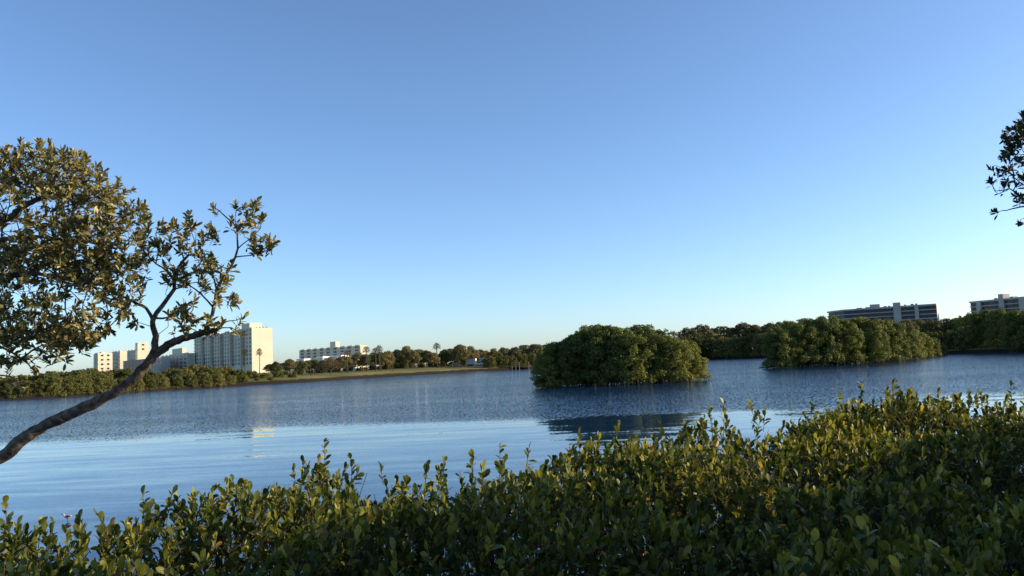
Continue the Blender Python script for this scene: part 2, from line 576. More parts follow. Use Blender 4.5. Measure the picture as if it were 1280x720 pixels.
def proto(kind, seed):
    rng = np.random.default_rng(seed)
    rd = random.Random(seed)
    stems = []
    if kind in ('mangrove', 'belt'):
        h, rr = (7.0, 3.0) if kind == 'mangrove' else (6.0, 3.2)
        lobes = []
        nl = 40
        for k in range(10):                 # skirt of low boughs
            a = k * .63 + rd.uniform(-.2, .2); ro = rr * rd.uniform(.55, .88)
            lobes.append((ro * math.cos(a), ro * math.sin(a), rd.uniform(.45, 1.3), rd.uniform(.7, 1.0), rd.uniform(.55, .8)))
        for k in range(nl):
            a = k * 2.4 + rd.uniform(-.3, .3)
            t = (k + .5) / nl
            zc = 1.5 + (h - 2.4) * t
            env = math.sqrt(max(0.05, 1 - max(0, (t - 0.35) / 0.75) ** 2)) * (0.82 + 0.18 * min(1, t / 0.3))
            ro = rr * env * rd.uniform(.58, .86)
            lobes.append((ro * math.cos(a), ro * math.sin(a), zc + rd.uniform(-.3, .3), rd.uniform(.5, 1.0), rd.uniform(.42, .8)))
        lobes.append((0, 0, h * .5, rr * .5, h * .30))
        for k in range(12):                 # ragged top sprays
            a = rd.uniform(0, 6.28); ro = rr * rd.uniform(0, .75)
            lobes.append((ro * math.cos(a), ro * math.sin(a), h * (1.0 - .32 * (ro / rr) ** 2) - rd.uniform(.35, 1.1), rd.uniform(.28, .55), rd.uniform(.3, .6)))
        n, size = (30000, .20) if kind == 'mangrove' else (11000, .32)
        pts, nr = lobe_points(lobes, n, rng)
        kz = pts[:, 2] > 0.12
        pts, nr = pts[kz], nr[kz]
        h = float(np.quantile(pts[:, 2], .997))
        mat = M['mangrove_leaf'] if kind == 'mangrove' else M['belt_leaf']
        for k in range(7):
            a = k * 0.9 + rd.uniform(-.3, .3)
            b = Vector((rd.uniform(-.5, .5), rd.uniform(-.5, .5), 1.3))
            e = Vector((math.cos(a) * rr * .55, math.sin(a) * rr * .55, h * rd.uniform(.5, .8)))
            stems.append(([b, b.lerp(e, .5) + Vector((0, 0, .4)), e], [.11, .08, .03]))
        for k in range(16):                 # arching prop roots
            a = rd.uniform(0, 6.28); ro = rd.uniform(.6, 1.0) * rr * .85
            f = Vector((math.cos(a) * ro, math.sin(a) * ro, -.5))
            b = Vector((math.cos(a) * ro * .35, math.sin(a) * ro * .35, rd.uniform(.9, 2.0)))
            stems.append(([b, Vector((f.x * .85, f.y * .85, b.z * .75)), f], [.05, .045, .04]))
    elif kind == 'oak':
        h, rr = 9.0, 4.2
        lobes = []
        for k in range(20):
            a = k * 2.4; t = (k + .5) / 20
            ro = rr * math.sqrt(max(.05, 1 - (t * 1.0) ** 2)) * rd.uniform(.5, .9)
            lobes.append((ro * math.cos(a), ro * math.sin(a), h * (.36 + .52 * t) + rd.uniform(-.5, .5), rd.uniform(1.0, 1.7), rd.uniform(.7, 1.2)))
        pts, nr = lobe_points(lobes, 8000, rng); h = float(np.quantile(pts[:, 2], .997))
        size, mat = .40, M['oak_leaf']
        top = Vector((rd.uniform(-.4, .4), rd.uniform(-.4, .4), h * .36))
        stems.append(([(0, 0, -.5), (.05, .1, h * .2), top], [.30, .24, .2]))
        for k in range(8):
            L = lobes[k * 2 + 1]
            stems.append(([top - Vector((0, 0, .2)), top.lerp(Vector(L[:3]), .5) + Vector((0, 0, .3)), L[:3]], [.13, .09, .04]))
    elif kind == 'bare':
        h, rr = 7.0, 3.4
        lobes = []
        for k in range(16):
            a = k * 2.4; t = (k + .5) / 16
            ro = rr * math.sqrt(max(.05, 1 - t ** 2)) * .8
            lobes.append((ro * math.cos(a), ro * math.sin(a), h * (.3 + .6 * t), 1.1, 1.0))
        pts, nr = lobe_points(lobes, 3000, rng); h = float(np.quantile(pts[:, 2], .997))
        size, mat = .26, M['brown_leaf']
        top = Vector((0, 0, h * .3))
        stems.append(([(0, 0, -.5), top], [.22, .16]))
        for k in range(40):
            L = Vector(lobes[k % 16][:3]) + Vector((rd.uniform(-1, 1), rd.uniform(-1, 1), rd.uniform(-.5, 1)))
            stems.append(([top, top.lerp(L, .5) + Vector((rd.uniform(-.4, .4), rd.uniform(-.4, .4), .3)), L], [.08, .05, .015]))
    elif kind == 'palm':
        h = 8.0
        stems.append(([(0, 0, -.5), (.08, 0, h * .3), (.15, .05, h * .7), (.1, .08, h - .9)], [.22, .17, .15, .17]))
        v, f, rn = [], [], []
        for k in range(30):
            a = k * 2.4; el = 1.25 - 1.9 * (k / 30)
            d = Vector((math.cos(a) * math.cos(el), math.sin(a) * math.cos(el), math.sin(el)))
            side = Vector((-math.sin(a), math.cos(a), 0))
            p0 = Vector((.1, .08, h - .9))
            pl = rd.uniform(.8, 1.0); c = p0 + d * pl
            stems.append(([p0, c], [.03, .02]))
            for q in range(13):             # fan blade of segments, drooping at their ends
                b = (q - 6) / 6 * 1.9
                e = (d * math.cos(b) + side * math.sin(b)).normalized()
                ln = rd.uniform(.65, .95) * (1 - .12 * abs(b))
                w_ = e.cross(Vector((0, 0, 1))).normalized() * .06
                mid = c + e * ln * .6; tip = c + e * ln + Vector((0, 0, -.28 * ln))
                i = len(v)
                v += [c, mid + w_, tip, mid - w_]; f.append((i, i + 1, i + 2, i + 3))
                rn += [rd.random() * (1 if el > -.2 else .6)] * 4
        crown = mesh_np('crown', np.array([tuple(q) for q in v]), np.array(f), M['palm_leaf'], rn)
        return crown, wood(stems, 6).mesh('trunk', M['bark_far'], True), h
    nn = unit(nr * 0.75 + rng.normal(0, .55, nr.shape) + np.array([0, 0, .25]))
    v, f = cards(pts, nn, size, .62, rng)
    crown = mesh_np('crown', v, f, mat, np.repeat(np.clip(rng.normal(.45, .25, len(pts)), 0, 1), 4))
    return crown, wood(stems, 5).mesh('trunk', M['bark_far'], True), h


PRO = {}
for kd, cnt in (('mangrove', 4), ('belt', 4), ('oak', 4), ('bare', 1), ('palm', 2)):
    PRO[kd] = [proto(kd, 100 + 17 * i + len(kd)) for i in range(cnt)]
RD = random.Random(11)
CATS = {'mangrove': ('mangrove_tree', 'mangrove'), 'belt': ('mangrove_tree', 'mangrove'), 'oak': ('broadleaf_tree', 'tree'), 'bare': ('bare_tree', 'tree'), 'palm': ('palm_tree', 'palm')}


def plant(kind, loc, height, width, label, group=None, rz=None, var=None, crown_mat=None):
    crown, trunk, h = RD.choice(PRO[kind]) if var is None else PRO[kind][var]
    nm, ct = CATS[kind]
    o = empty(nm, loc, RD.uniform(0, 6.28) if rz is None else rz, label, ct, group)
    s = height / h
    o.scale = (s * width, s * width * RD.uniform(.92, 1.08), s)
    add('crown', crown, o)['kind'] = 'stuff'
    add('trunk', trunk, o)
    return o


def plant_px(kind, px, ytop, depth, zb, width, label, group=None, **k):
    p = P(px, ytop, depth)
    return plant(kind, (p.x, p.y, zb), p.z - zb, width, label, group, **k)


def interp(x, tab):
    xs, ys = zip(*tab)
    return float(np.interp(x, xs, ys))


# --- low mud of the islets
def islet(name_pts, hgt):
    c = sum(name_pts, Vector()) / len(name_pts)
    mb = MB(); n = len(name_pts)
    mb.v = [tuple(c + (p - c) * 1.04 + Vector((0, 0, -.6))) for p in name_pts] + [tuple(c + (p - c) * .97 + Vector((0, 0, .08))) for p in name_pts] + [tuple(c + (p - c) * .85 + Vector((0, 0, hgt))) for p in name_pts] + [tuple(c + Vector((0, 0, hgt * 1.3)))]
    for r in range(2):
        for k in range(n): mb.f.append((r * n + k, r * n + (k + 1) % n, (r + 1) * n + (k + 1) % n, (r + 1) * n + k))
    for k in range(n): mb.f.append((2 * n + k, 2 * n + (k + 1) % n, 3 * n))
    return tag(mb.build('islet_ground', M['ground'], smooth=True), kind='structure')


a, b, c_ = W(690, 480), W(865, 474), W(780, 482)
ctr = (a + b) / 2 + Vector((0, 4.5, 0)); hw = (b - a).length / 2
islet([ctr + Vector((math.cos(t) * hw * (1 + .06 * math.sin(5 * t)), math.sin(t) * 5.0 * (1 + .08 * math.sin(3 * t + 1)), 0)) for t in [k * math.pi / 16 for k in range(32)]], .35)
a, b = W(968, 460), W(1188, 444)
u_ = (b - a).normalized(); v_ = Vector((-u_.y, u_.x, 0)); ctr = (a + b) / 2 + v_ * 3.5; hw = (b - a).length / 2
islet([ctr + u_ * (math.cos(t) * hw) + v_ * (math.sin(t) * 4.5 * (1 + .1 * math.sin(5 * t))) for t in [k * math.pi / 20 for k in range(40)]], .35)
# --- the round mangrove islet
LI = 'dense green mangrove of the round islet standing in open water'
D0 = W(775, 482).y
isl = [(682, 446, 2.5, 1.1), (700, 428, 3.5, 1.1), (712, 420, 7, 1.1), (730, 411, 4.5, 1.05), (742, 407, 9, 1.05), (755, 408, 3, 1.0), (768, 409, 6, 1.05), (785, 412, 2.2, 1.0), (800, 407, 8, 1.05),
       (812, 411, 3.5, 1.0), (826, 414, 6.5, 1.1), (838, 421, 3.2, 1.1), (852, 426, 6.5, 1.2), (866, 443, 5, 1.3)]
for px, yt, dd, wd in isl:
    plant_px('mangrove', px, yt, D0 + dd, -0.05, wd, LI, 'mangroves of the round islet')
# --- the long islet further right
LJ = 'tall leafy mangrove of the long islet below the grey apartment block'
wl = [(975, 460), (1190, 444)]
tops = [(960, 415), (985, 404), (1010, 400), (1040, 398), (1060, 399), (1100, 400), (1130, 404), (1150, 416), (1170, 425), (1190, 434)]
px = 972
k = 0
while px < 1186:
    yb = interp(px, [(960, 461), (1080, 455), (1190, 444)])
    q = W(px, yb)
    d = q.y / fwd.y
    plant_px('mangrove', px, interp(px, tops) + RD.uniform(-2, 3), d + 1.5 + (k % 2) * 3.5, -0.05, .95, LJ, 'mangroves of the long islet')
    px += 14 - 3 * (px > 1140); k += 1
# --- right bank beyond the long islet
LK = 'broad mangrove on the bank in front of the second grey block'
for i, (px, yt) in enumerate([(1195, 398), (1212, 392), (1232, 388), (1252, 386), (1272, 388), (1292, 388), (1315, 390), (1340, 392)]):
    d = W(min(px, 1280), 441).y
    plant_px('mangrove', px, yt, d + 3 + (i % 2) * 4, .3, 1.0, LK, 'mangroves on the right bank')
# --- far wood behind the channel, centre and right
LM = 'dark far tree of the wood beyond the channel between the islets'
tops = [(600, 436), (640, 430), (680, 427), (720, 424), (840, 410), (870, 406), (900, 407), (940, 404), (990, 402), (1040, 402), (1120, 402), (1180, 398), (1220, 394)]
px = 852
k = 0
while px < 1215:
    d = W(px, interp(px, shore_px)).y
    plant_px('belt', px, interp(px, tops) + 14 + RD.uniform(-2, 3), d + 3, .3, 1.0, 'low dark mangrove along the waterline of the far wood', 'low mangroves edging the far wood')
    plant_px('oak', px + 8, interp(px + 8, tops) + RD.uniform(-1, 4), d + 14 + (k % 3) * 5, 1.2, .95, LM, 'trees of the far wood')
    px += 17; k += 1
LN = 'dark tree behind the wooden dock on the far shore'
for i, px in enumerate(range(612, 720, 13)):
    d = W(px, interp(px, shore_px)).y
    plant_px('belt', px, 446 - .1 * (px - 610) + RD.uniform(-2, 2), d + 3, .3, 1.1, 'low mangrove at the waterline beside the wooden dock', 'low mangroves by the dock')
    plant_px('oak', px + 5, interp(px, tops) + RD.uniform(0, 4), d + 15 + (i % 2) * 6, 1.2, .95, LN, 'trees behind the dock')
# --- left mangrove belt below the buildings
tops = [(-80, 478), (0, 474), (35, 470), (60, 465), (100, 461), (150, 464), (200, 463), (250, 458), (300, 462), (345, 465), (372, 470)]
k = 0
px = -120
while px < 372:
    d = W(max(px, 0), interp(px, shore_px)).y
    plant_px('belt', px, interp(px, tops) + 7 + RD.uniform(-1.5, 3), d + 1.0, 0.0, 1.05, 'low mangrove at the waterline of the belt below the cream buildings', 'front mangroves of the left belt')
    if True:
        plant_px('belt', px + 9, interp(px + 9, tops) + RD.uniform(-2.5, 2), d + 8 + 3 * (k % 2), .4, 1.15, 'taller mangrove at the back of the belt below the cream buildings', 'rear mangroves of the left belt')
    px += 17; k += 1
# --- park trees on the lawn
def dl(px, extra): return W(px, interp(px, shore_px)).y + extra
LO = 'leafy park tree on the far lawn'
for i, (px, yt, ex, wd) in enumerate([(345, 452, 30, .9), (362, 449, 40, 1.0), (378, 452, 22, 1.0), (393, 450, 34, .9), (432, 445, 40, 1.0), (456, 444, 30, .9), (466, 441, 45, .9), (484, 439, 38, 1.0), (497, 437, 50, 1.0), (508, 433, 42, 1.0),
                                (522, 437, 50, 1.0), (533, 438, 38, 1.0), (556, 437, 40, 1.0), (575, 431, 30, 1.0), (588, 433, 45, .95), (601, 437, 55, .9), (345, 456, 14, 1.2)]):
    plant_px('oak', px, yt, dl(px, ex), 1.75, wd, LO, 'park trees on the far lawn')
for i in range(30):
    px = 335 + i * 9.6 + RD.uniform(-2, 2)
    plant_px('oak', px, interp(px, [(330, 456), (370, 452), (400, 451), (450, 446), (500, 442), (560, 440), (625, 440)]) + RD.uniform(-2, 3), dl(px, 95 + RD.uniform(0, 40)), 2.0, 1.1, 'distant tree of the backdrop behind the park lawn', 'distant trees behind the lawn')
for i in range(42):
    px = 345 + i * 6.6 + RD.uniform(-3, 3)
    plant_px('belt', px, interp(px, [(370, 462), (420, 459), (500, 453), (560, 450), (610, 449)]) + RD.uniform(-1.5, 3), dl(px, 38 + RD.uniform(0, 40)), 1.7, 1.1, 'dark shrub under the park trees along the lawn', 'shrubs under the park trees')
for px, yt, ex, wd in [(425, 447, 24, .9), (447, 441, 46, 1.0), (476, 440, 30, 1.0), (515, 439, 34, .95), (541, 441, 30, .9), (564, 436, 46, 1.0), (580, 437, 55, 1.0)]:
    plant_px('oak', px, yt, dl(px, ex), 1.75, wd, LO, 'park trees on the far lawn')
plant_px('bare', 413, 447, dl(413, 22), 1.7, 1.25, 'bare brownish tree on the far lawn below the long apartment block')
plant_px('bare', 402, 452, dl(402, 26), 1.7, 1.0, 'smaller bare brownish tree on the lawn beside a cabbage palm')
for px, yt, ex, lb in [(388, 452, 12, 'short cabbage palm at the left end of the lawn near the mangroves'), (434, 439, 20, 'cabbage palm in front of the long apartment block'), (458, 434, 28, 'cabbage palm before the lit end of the long apartment block'),
                       (469, 436, 20, 'one of a pair of slim palms on the lawn beside the long apartment block'), (474, 433, 22, 'one of a pair of slim palms on the lawn beside the long apartment block'),
                       (490, 446, 14, 'low palm on the lawn edge under the park trees'), (546, 430, 30, 'tall palm rising above the park trees near the trailer'), (306, 437, 70, 'palm in front of the windows of the tall tower'), (324, 437, 75, 'slim palm before the blank sunlit wall of the tall tower')]:
    o = plant_px('palm', px, yt, dl(px, ex), 1.6, 1.0, lb, 'pair of slim palms' if 'pair' in lb else None)
    s = o.scale[2]
    hh = s * 8
    if hh > 9: o.scale = (s * .7, s * .7, s)


# ------------------------------------------------------------------ buildings
def frame_at(A, Bp):
    """origin A, u axis horizontal from A to B, v axis to the left-hand normal"""
    u = Vector((Bp.x - A.x, Bp.y - A.y, 0))
    return u.length, math.atan2(u.y, u.x)


WIN = {}
def window(parent, w_, h_, x, y, z, mat='glass', frame=None, t=.25, name='window'):
    """pane box centred on x, its bottom at z, standing just proud of the wall plane y"""
    key = (round(w_, 2), round(h_, 2), mat, round(t, 2))
    if key not in WIN:
        WIN[key] = MB().box(-w_ / 2, w_ / 2, -t / 2, t / 2, 0, h_).mesh('window', M[mat])
    return add(name, WIN[key], parent, (x, y, z))


def tower():
    near = P(314.5, 410, 470); near.z = 0
    far = P(241, 422.5, 566); far.z = 0
    L, az = frame_at(near, far)
    top = P(314.5, 410, 470).z
    # local x runs from the sunlit end along the shaded face; the building lies on its +y side (mirrored below)
    o = empty('apartment_tower', (near.x, near.y, 2.0), az, 'tall cream apartment tower with blank sunlit end wall above the mangrove belt', 'building')
    H = top - 2.0
    Dp = 12.5
    nb = 6; per = L / nb
    # depth direction: away from the camera -> right of travel
    s = -1
    pts = []
    for k in range(nb):
        x = k * per
        pts += [(x, 0), (x + per * .56, 0), (x + per * .56, s * 1.0), (x + per, s * 1.0)]
    pts[-1] = (L, s * 1.0)
    pts += [(L, s * Dp), (0, s * Dp)]
    pts = pts[::-1]
    wall = MB().prism(pts, 0, H).build('wall', M['cream'], o)
    nf = 11; fh = H / nf
    for k in range(nb):
        for f in range(2, nf):
            z = f * fh + .75
            window(o, 2.2, 1.6, k * per + per * .14, .02, z)
            window(o, 2.2, 1.6, k * per + per * .42, .02, z)
            window(o, per * .30, 2.0, k * per + per * .78, s * .98, f * fh + .45)
            MBs = window(o, per * .42, .16, k * per + per * .78, s * .55, f * fh + .1, 'greywall', t=.85, name='balcony_slab')
        MB().box(k * per + .6, k * per + per * .5, s * 1.2, s * .2, H, H + .55).build('parapet_block', M['cream'], o)
    MB().box(L * .10, L * .22, s * 10.5, s * 3.0, H, H + 3.8).build('roof_house', M['cream'], o)
    for k in range(4):
        MB().box(.8, 1.6, s * (3 + 2 * k + .8), s * (3 + 2 * k), H, H + .7).build('roof_vent', M['roofgrey'], o)


tower()


def slab(name, label, pa, pb, da, db, depth, zb, mat, floors, bays, vis, rh=None, winw=.5, lit_windows=0, parapet=True, endmat=None):
    """a long block: pa / pb are photo pixels of the roof line's ends, da / db their distances (pa is the sunlit end)"""
    a = P(*pa, da); b = P(*pb, db)
    H = (a.z + b.z) / 2 - zb
    L, az = frame_at(a, b)
    o = empty(name, (a.x, a.y, zb), az, label, 'building')
    s = -1
    MB().box(0, L, s * depth, 0, 0, H).build('wall', M[mat], o)
    per = L / bays; fh = H / floors
    for f in range(floors - vis, floors):
        for k in range(bays):
            window(o, per * winw, fh * .5, (k + .5) * per, .02, f * fh + fh * .28)
        window(o, L, .18, L / 2, .2, f * fh, 'greywall', t=.4, name='floor_band')
    for k in range(lit_windows):
        for f in range(floors - vis, floors):
            wdw = window(o, 1.6, 1.2, 0, 0, 0)
            wdw.rotation_euler = (0, 0, math.pi / 2)
            wdw.location = (-.02, s * depth * (k + .7) / (lit_windows + .4), f * fh + fh * .3)
    if parapet:
        for k in range(bays):
            MB().box(k * per + per * .15, k * per + per * .75, s * 1.4, s * .2, H, H + .55).build('parapet_block', M[mat], o)
    if rh:
        for (x0, x1, y0, y1, hh) in rh:
            MB().box(L * x0, L * x1, s * depth * y1, s * depth * y0, H, H + hh).build('roof_house', M[mat], o)
    return o, L, H


slab('apartment_block', 'long low apartment block with square roof house behind the park trees', (450.5, 431.5), (374, 438), 640, 716, 6.5, 2.2, 'cream', 7, 9, 3, [(.40, .49, .2, .8, 5.0)], .45)
slab('apartment_block', 'three storey grey block with a narrow sunlit end beside the tall tower', (234, 441), (201, 446), 560, 620, 4.8, 2.2, 'cream', 6, 7, 4, [(.25, .62, .3, .9, 4.5)], .5)
slab('apartment_block', 'cream block with small windows at the far end of the buildings', (122.5, 441), (117, 443), 600, 612, 10, 2.2, 'cream', 6, 1, 4, [(.2, .9, .3, .6, 1.0)], .3, 2)
slab('apartment_block', 'block with a dark window bay and a narrow sunlit end', (150, 438.5), (139, 441), 610, 640, 5, 2.2, 'cream', 7, 3, 5, None, .75)
slab('apartment_block', 'recessed block with rows of balconies behind the narrow elevator tower', (170, 438), (155, 438.5), 660, 690, 8, 2.2, 'cream', 7, 4, 5, None, .7)
slab('elevator_tower', 'narrow pale elevator tower standing above the recessed balcony block', (172, 428), (169, 429), 625, 634, 8, 2.2, 'cream', 8, 1, 2, None, .3, 1, False)
slab('low_building', 'low salmon building in front of the elevator tower', (181, 449), (154, 451), 520, 560, 3.5, 2.2, 'salmon', 4, 6, 2, None, .3, 0, False)
slab('low_building', 'low grey building partly hidden behind the leaning tree trunk', (203, 447), (184, 449), 560, 610, 5, 2.2, 'greywall', 5, 5, 3, None, .5)

# low white-roofed carports under the long block
for i, (px, py, wd) in enumerate([(380, 448.5, 7), (404, 445.5, 6), (424, 444, 10), (461, 442.5, 5)]):
    p = P(px, py, 430)
    o = empty('carport', (p.x, p.y, 2.2), R(-40), 'white flat-roofed carport among the trees below the long apartment block', 'carport', 'white carports below the long block')
    H = p.z - 2.2
    MB().box(-wd / 2, wd / 2, -2.5, 2.5, H - .9, H).build('roof', M['white'], o)
    for sx in (-1, 1):
        for sy in (-1, 1):
            MB().box(sx * (wd / 2 - .3) - .12, sx * (wd / 2 - .3) + .12, sy * 2.2 - .12, sy * 2.2 + .12, 0, H - .9).build('post', M['white'], o)
p = P(444.5, 449.5, 330)
o = empty('gate_house', (p.x, p.y, 2.0), R(-35), 'small cream gate house with hipped cap among the park trees', 'building')
MB().box(-2, 2, -2, 2, 0, p.z - 2.0 - .4).build('wall', M['cream'], o)
MB().box(-2.4, 2.4, -2.4, 2.4, p.z - 2.4, p.z - 1.9).build('roof', M['white'], o)
MB().box(-.6, .6, -2.06, -1.9, 0, 2.1).build('door', M['glass'], o)


def glass_block(label, path, zb, floors, towers, units, depth=16):
    """path: photo pixels of the roof line with distances, left to right"""
    pts = [P(a, b, d) for a, b, d in path]
    H = sum(p.z for p in pts) / len(pts) - zb
    a, e = pts[-2], pts[-1]
    o = empty('balcony_block', (pts[0].x, pts[0].y, zb), 0, label, 'building')
    org = Vector((pts[0].x, pts[0].y, 0))
    loc = [Vector((p.x, p.y, 0)) - org for p in pts]
    fh = H / floors
    # footprint: front polyline and its offset to the back
    def offs(d):
        out = []
        for k in range(len(loc)):
            t = (loc[min(k + 1, len(loc) - 1)] - loc[max(k - 1, 0)]).normalized()
            out.append(loc[k] + Vector((-t.y, t.x, 0)) * d)
        return out
    MB().prism(offs(1.6) + offs(depth)[::-1], 0, H - .05).build('wall', M['greywall'], o)
    for f in range(0, floors + 1):
        MB().prism(offs(0) + offs(2.2)[::-1], f * fh - (.45 if f else 0), f * fh + (.55 if f == floors else .10)).build('floor_slab', M['concrete'], o)
    for k in range(len(loc) - 1):
        t = loc[k + 1] - loc[k]
        L = t.length; t.normalize()
        nb = max(1, round(L / 5.5))
        ang = math.atan2(t.y, t.x)
        nrm = Vector((-t.y, t.x, 0))
        for f in range(max(0, floors - 5), floors):
            for b in range(nb):
                q = loc[k] + t * L * (b + .5) / nb + nrm * .9
                w_ = window(o, L / nb - .35, fh - .65, q.x, q.y, f * fh + .12, 'glass2', t=.12)
                w_.rotation_euler = (0, 0, ang)
    # stair towers and roof plant stand on the last, straight stretch
    t = (loc[-1] - loc[-2]); L = t.length; t.normalize()
    ang = math.atan2(t.y, t.x)
    for (s0, s1, hh) in towers:
        b_ = MB().box(L * s0, L * s1, -.6, 5, 0, H + hh).build('stair_tower', M['concrete'], o)
        b_.location = loc[-2]; b_.rotation_euler = (0, 0, ang)
    for (s0, s1, hh, mt) in units:
        b_ = MB().box(L * s0, L * s1, 3, 7, H, H + hh).build('roof_house' if hh > 2 else 'roof_unit', M[mt], o)
        b_.location = loc[-2]; b_.rotation_euler = (0, 0, ang)
    return o


glass_block('long grey balcony block with curved end behind the long islet', [(1034, 394, 502), (1042, 390, 494), (1054, 386, 484), (1170, 378.5, 458)], 2.2, 9, [(.55, .63, 2.6), (.775, .815, .6)],
            [(.29, .40, 2.6, 'concrete'), (.14, .20, 1.1, 'roofgrey'), (.24, .28, 1.2, 'roofgrey'), (.44, .47, 1.2, 'roofgrey'), (.49, .51, 1.2, 'roofgrey'), (.66, .68, 1.3, 'roofgrey'), (.73, .76, 1.4, 'roofgrey'), (.78, .80, 1.5, 'roofgrey')])
glass_block('second grey balcony block with square stair tower at the bank mangroves', [(1211.5, 378, 470), (1222, 377, 466), (1300, 370.5, 432)], 2.2, 9, [(-.02, .055, .6), (.36, .44, 3.2), (.68, .86, .6)],
            [(.22, .27, 1.4, 'roofgrey'), (.48, .53, 1.4, 'roofgrey'), (.72, .76, 1.4, 'roofgrey'), (.78, .84, 1.6, 'roofgrey')])

# ------------------------------------------------------------------ small things on the far shore
def base_px(px, extra, z): 
    d = dl(px, extra); p = P(px, 456, d); return Vector((p.x, p.y, z))


def wheel(o, x, y, r=.34):
    mb = MB(); mb.tube([(x, y - .11, r), (x, y + .11, r)], r, 14)
    w_ = mb.build('wheel', M['rubber'], o)
    mb = MB(); mb.tube([(x, y - .13, r), (x, y + .13, r)], r * .55, 10)
    mb.build('rim', M['roofgrey'], w_)


def car(loc, rz, mat, label):
    o = empty('parked_car', loc, rz, label, 'car', None)
    prof = [(-2.1, .35), (2.1, .35), (2.15, .75), (1.3, .95), (-2.05, 1.0), (-2.15, .7)]
    cab = [(-1.7, .99), (1.0, .95), (.45, 1.42), (-1.2, 1.45)]
    def ext(pr, wdt, nm, mt, par=o):
        mb = MB(); n = len(pr)
        mb.v = [(x, -wdt, z) for x, z in pr] + [(x, wdt, z) for x, z in pr]
        mb.f = [tuple(range(n)), tuple(range(2 * n - 1, n - 1, -1))] + [(q, q + n, (q + 1) % n + n, (q + 1) % n) for q in range(n)]
        return mb.build(nm, mt, par)
    ext(prof, .88, 'body', mat)
    ext(cab, .74, 'cabin', M['cardark'])
    MB().box(-1.2, .45, -.70, .70, 1.43, 1.48).build('roof', mat, o)
    for sy in (-.62, .62): MB().box(2.13, 2.19, sy - .16, sy + .16, .6, .72).build('headlight', M['white'], o)
    for x in (-1.3, 1.35):
        for y in (-.8, .8): wheel(o, x, y)
    return o


b = base_px(589, 26, 1.9)
o = empty('box_trailer', b, R(-8), 'pale box trailer parked at the edge of the lawn', 'trailer')
MB().box(-1.9, 1.9, -1.1, 1.1, .55, 2.7).build('box', M['greywall'], o)
MB().box(1.9, 2.9, -.06, .06, .55, .65).build('drawbar', M['roofgrey'], o)
MB().box(1.45, 1.93, -1.12, 1.12, .5, 2.75).build('door', M['white'], o)
for y in (-1.0, 1.0): wheel(o, -.2, y)
car(base_px(599.5, 27, 1.9), R(75), M['carwhite'], 'white car with dark windows parked between the trailer and the pale shed')
car(base_px(570, 25, 1.9), R(10), M['cardark'], 'dark car parked under the park trees beside the trailer')
b = base_px(608.5, 30, 1.9)
o = empty('shed', b, R(-5), 'pale shed with dark doorway beside the parked white car', 'shed')
MB().box(-2.6, 2.6, -2, 2, 0, 2.6).build('wall', M['greywall'], o)
MB().prism([(-2.8, -2.2), (2.8, -2.2), (2.8, 2.2), (-2.8, 2.2)], 2.6, 2.85).build('roof', M['white'], o)
MB().box(.1, 1.0, -2.06, -1.94, 0, 2.0).build('door', M['glass'], o)
MB().box(-1.7, -.7, -2.06, -1.94, 1.0, 1.9).build('window', M['glass'], o)
# wooden dock on piles before the mangroves
a = W(640, 462); e = W(684, 460)
o = empty('wooden_dock', (a.x, a.y, 0), math.atan2(e.y - a.y, e.x - a.x), 'weathered wooden dock on piles in front of the dark far trees', 'dock')
L = (e - a).length
MB().box(-.4, L + .4, .2, 2.0, .78, .9).build('deck', M['wood'], o)
for x in (0, L * .11, L * .21, L * .48, L * .74, L * .92):
    MB().tube([(x, .12, -1), (x, .12, 2.6)], .14, 8).build('post', M['wood'], o)
for x0, x1, z in ((-.1, L * .22, 2.25), (-.1, L * .22, 1.6), (L * .73, L * .93, 2.45), (L * .73, L * .93, 1.7)):
    MB().box(x0, x1, -.08, .0, z, z + .18).build('rail', M['wood'], o)

# small wading bird near the hedge
b = W(85, 651)
o = empty('wading_bird', (b.x, b.y, 0), R(200), 'small dark and pale wading bird in the shallow water beyond the hedge', 'bird')
mb = MB()
prof = [(-.085, .01), (-.06, .028), (-.02, .042), (.025, .045), (.055, .03), (.07, .015), (.085, .018), (.097, .021), (.108, .012)]
mb.tube([(x, 0, .10 + (0 if x < .06 else (x - .06) * 1.6)) for x, r in prof], [r for x, r in prof], 10)
body = mb.build('body', M['bird_pale'], o, True)
mb = MB(); mb.tube([(.10, 0, .178), (.14, 0, .172), (.165, 0, .166)], [.008, .005, .001], 6); mb.build('bill', M['bird_dark'], o)
for s in (-1, 1):
    mb = MB(); mb.tube([(.03, s * .036, .12), (-.02, s * .044, .115), (-.085, s * .022, .10)], [.014, .026, .004], 8); mb.build('wing', M['bird_dark'], o, True)
    mb = MB(); mb.tube([(.01, s * .015, .07), (.005, s * .016, .02), (.01, s * .016, -.06)], .005, 5); mb.build('leg', M['bird_dark'], o)


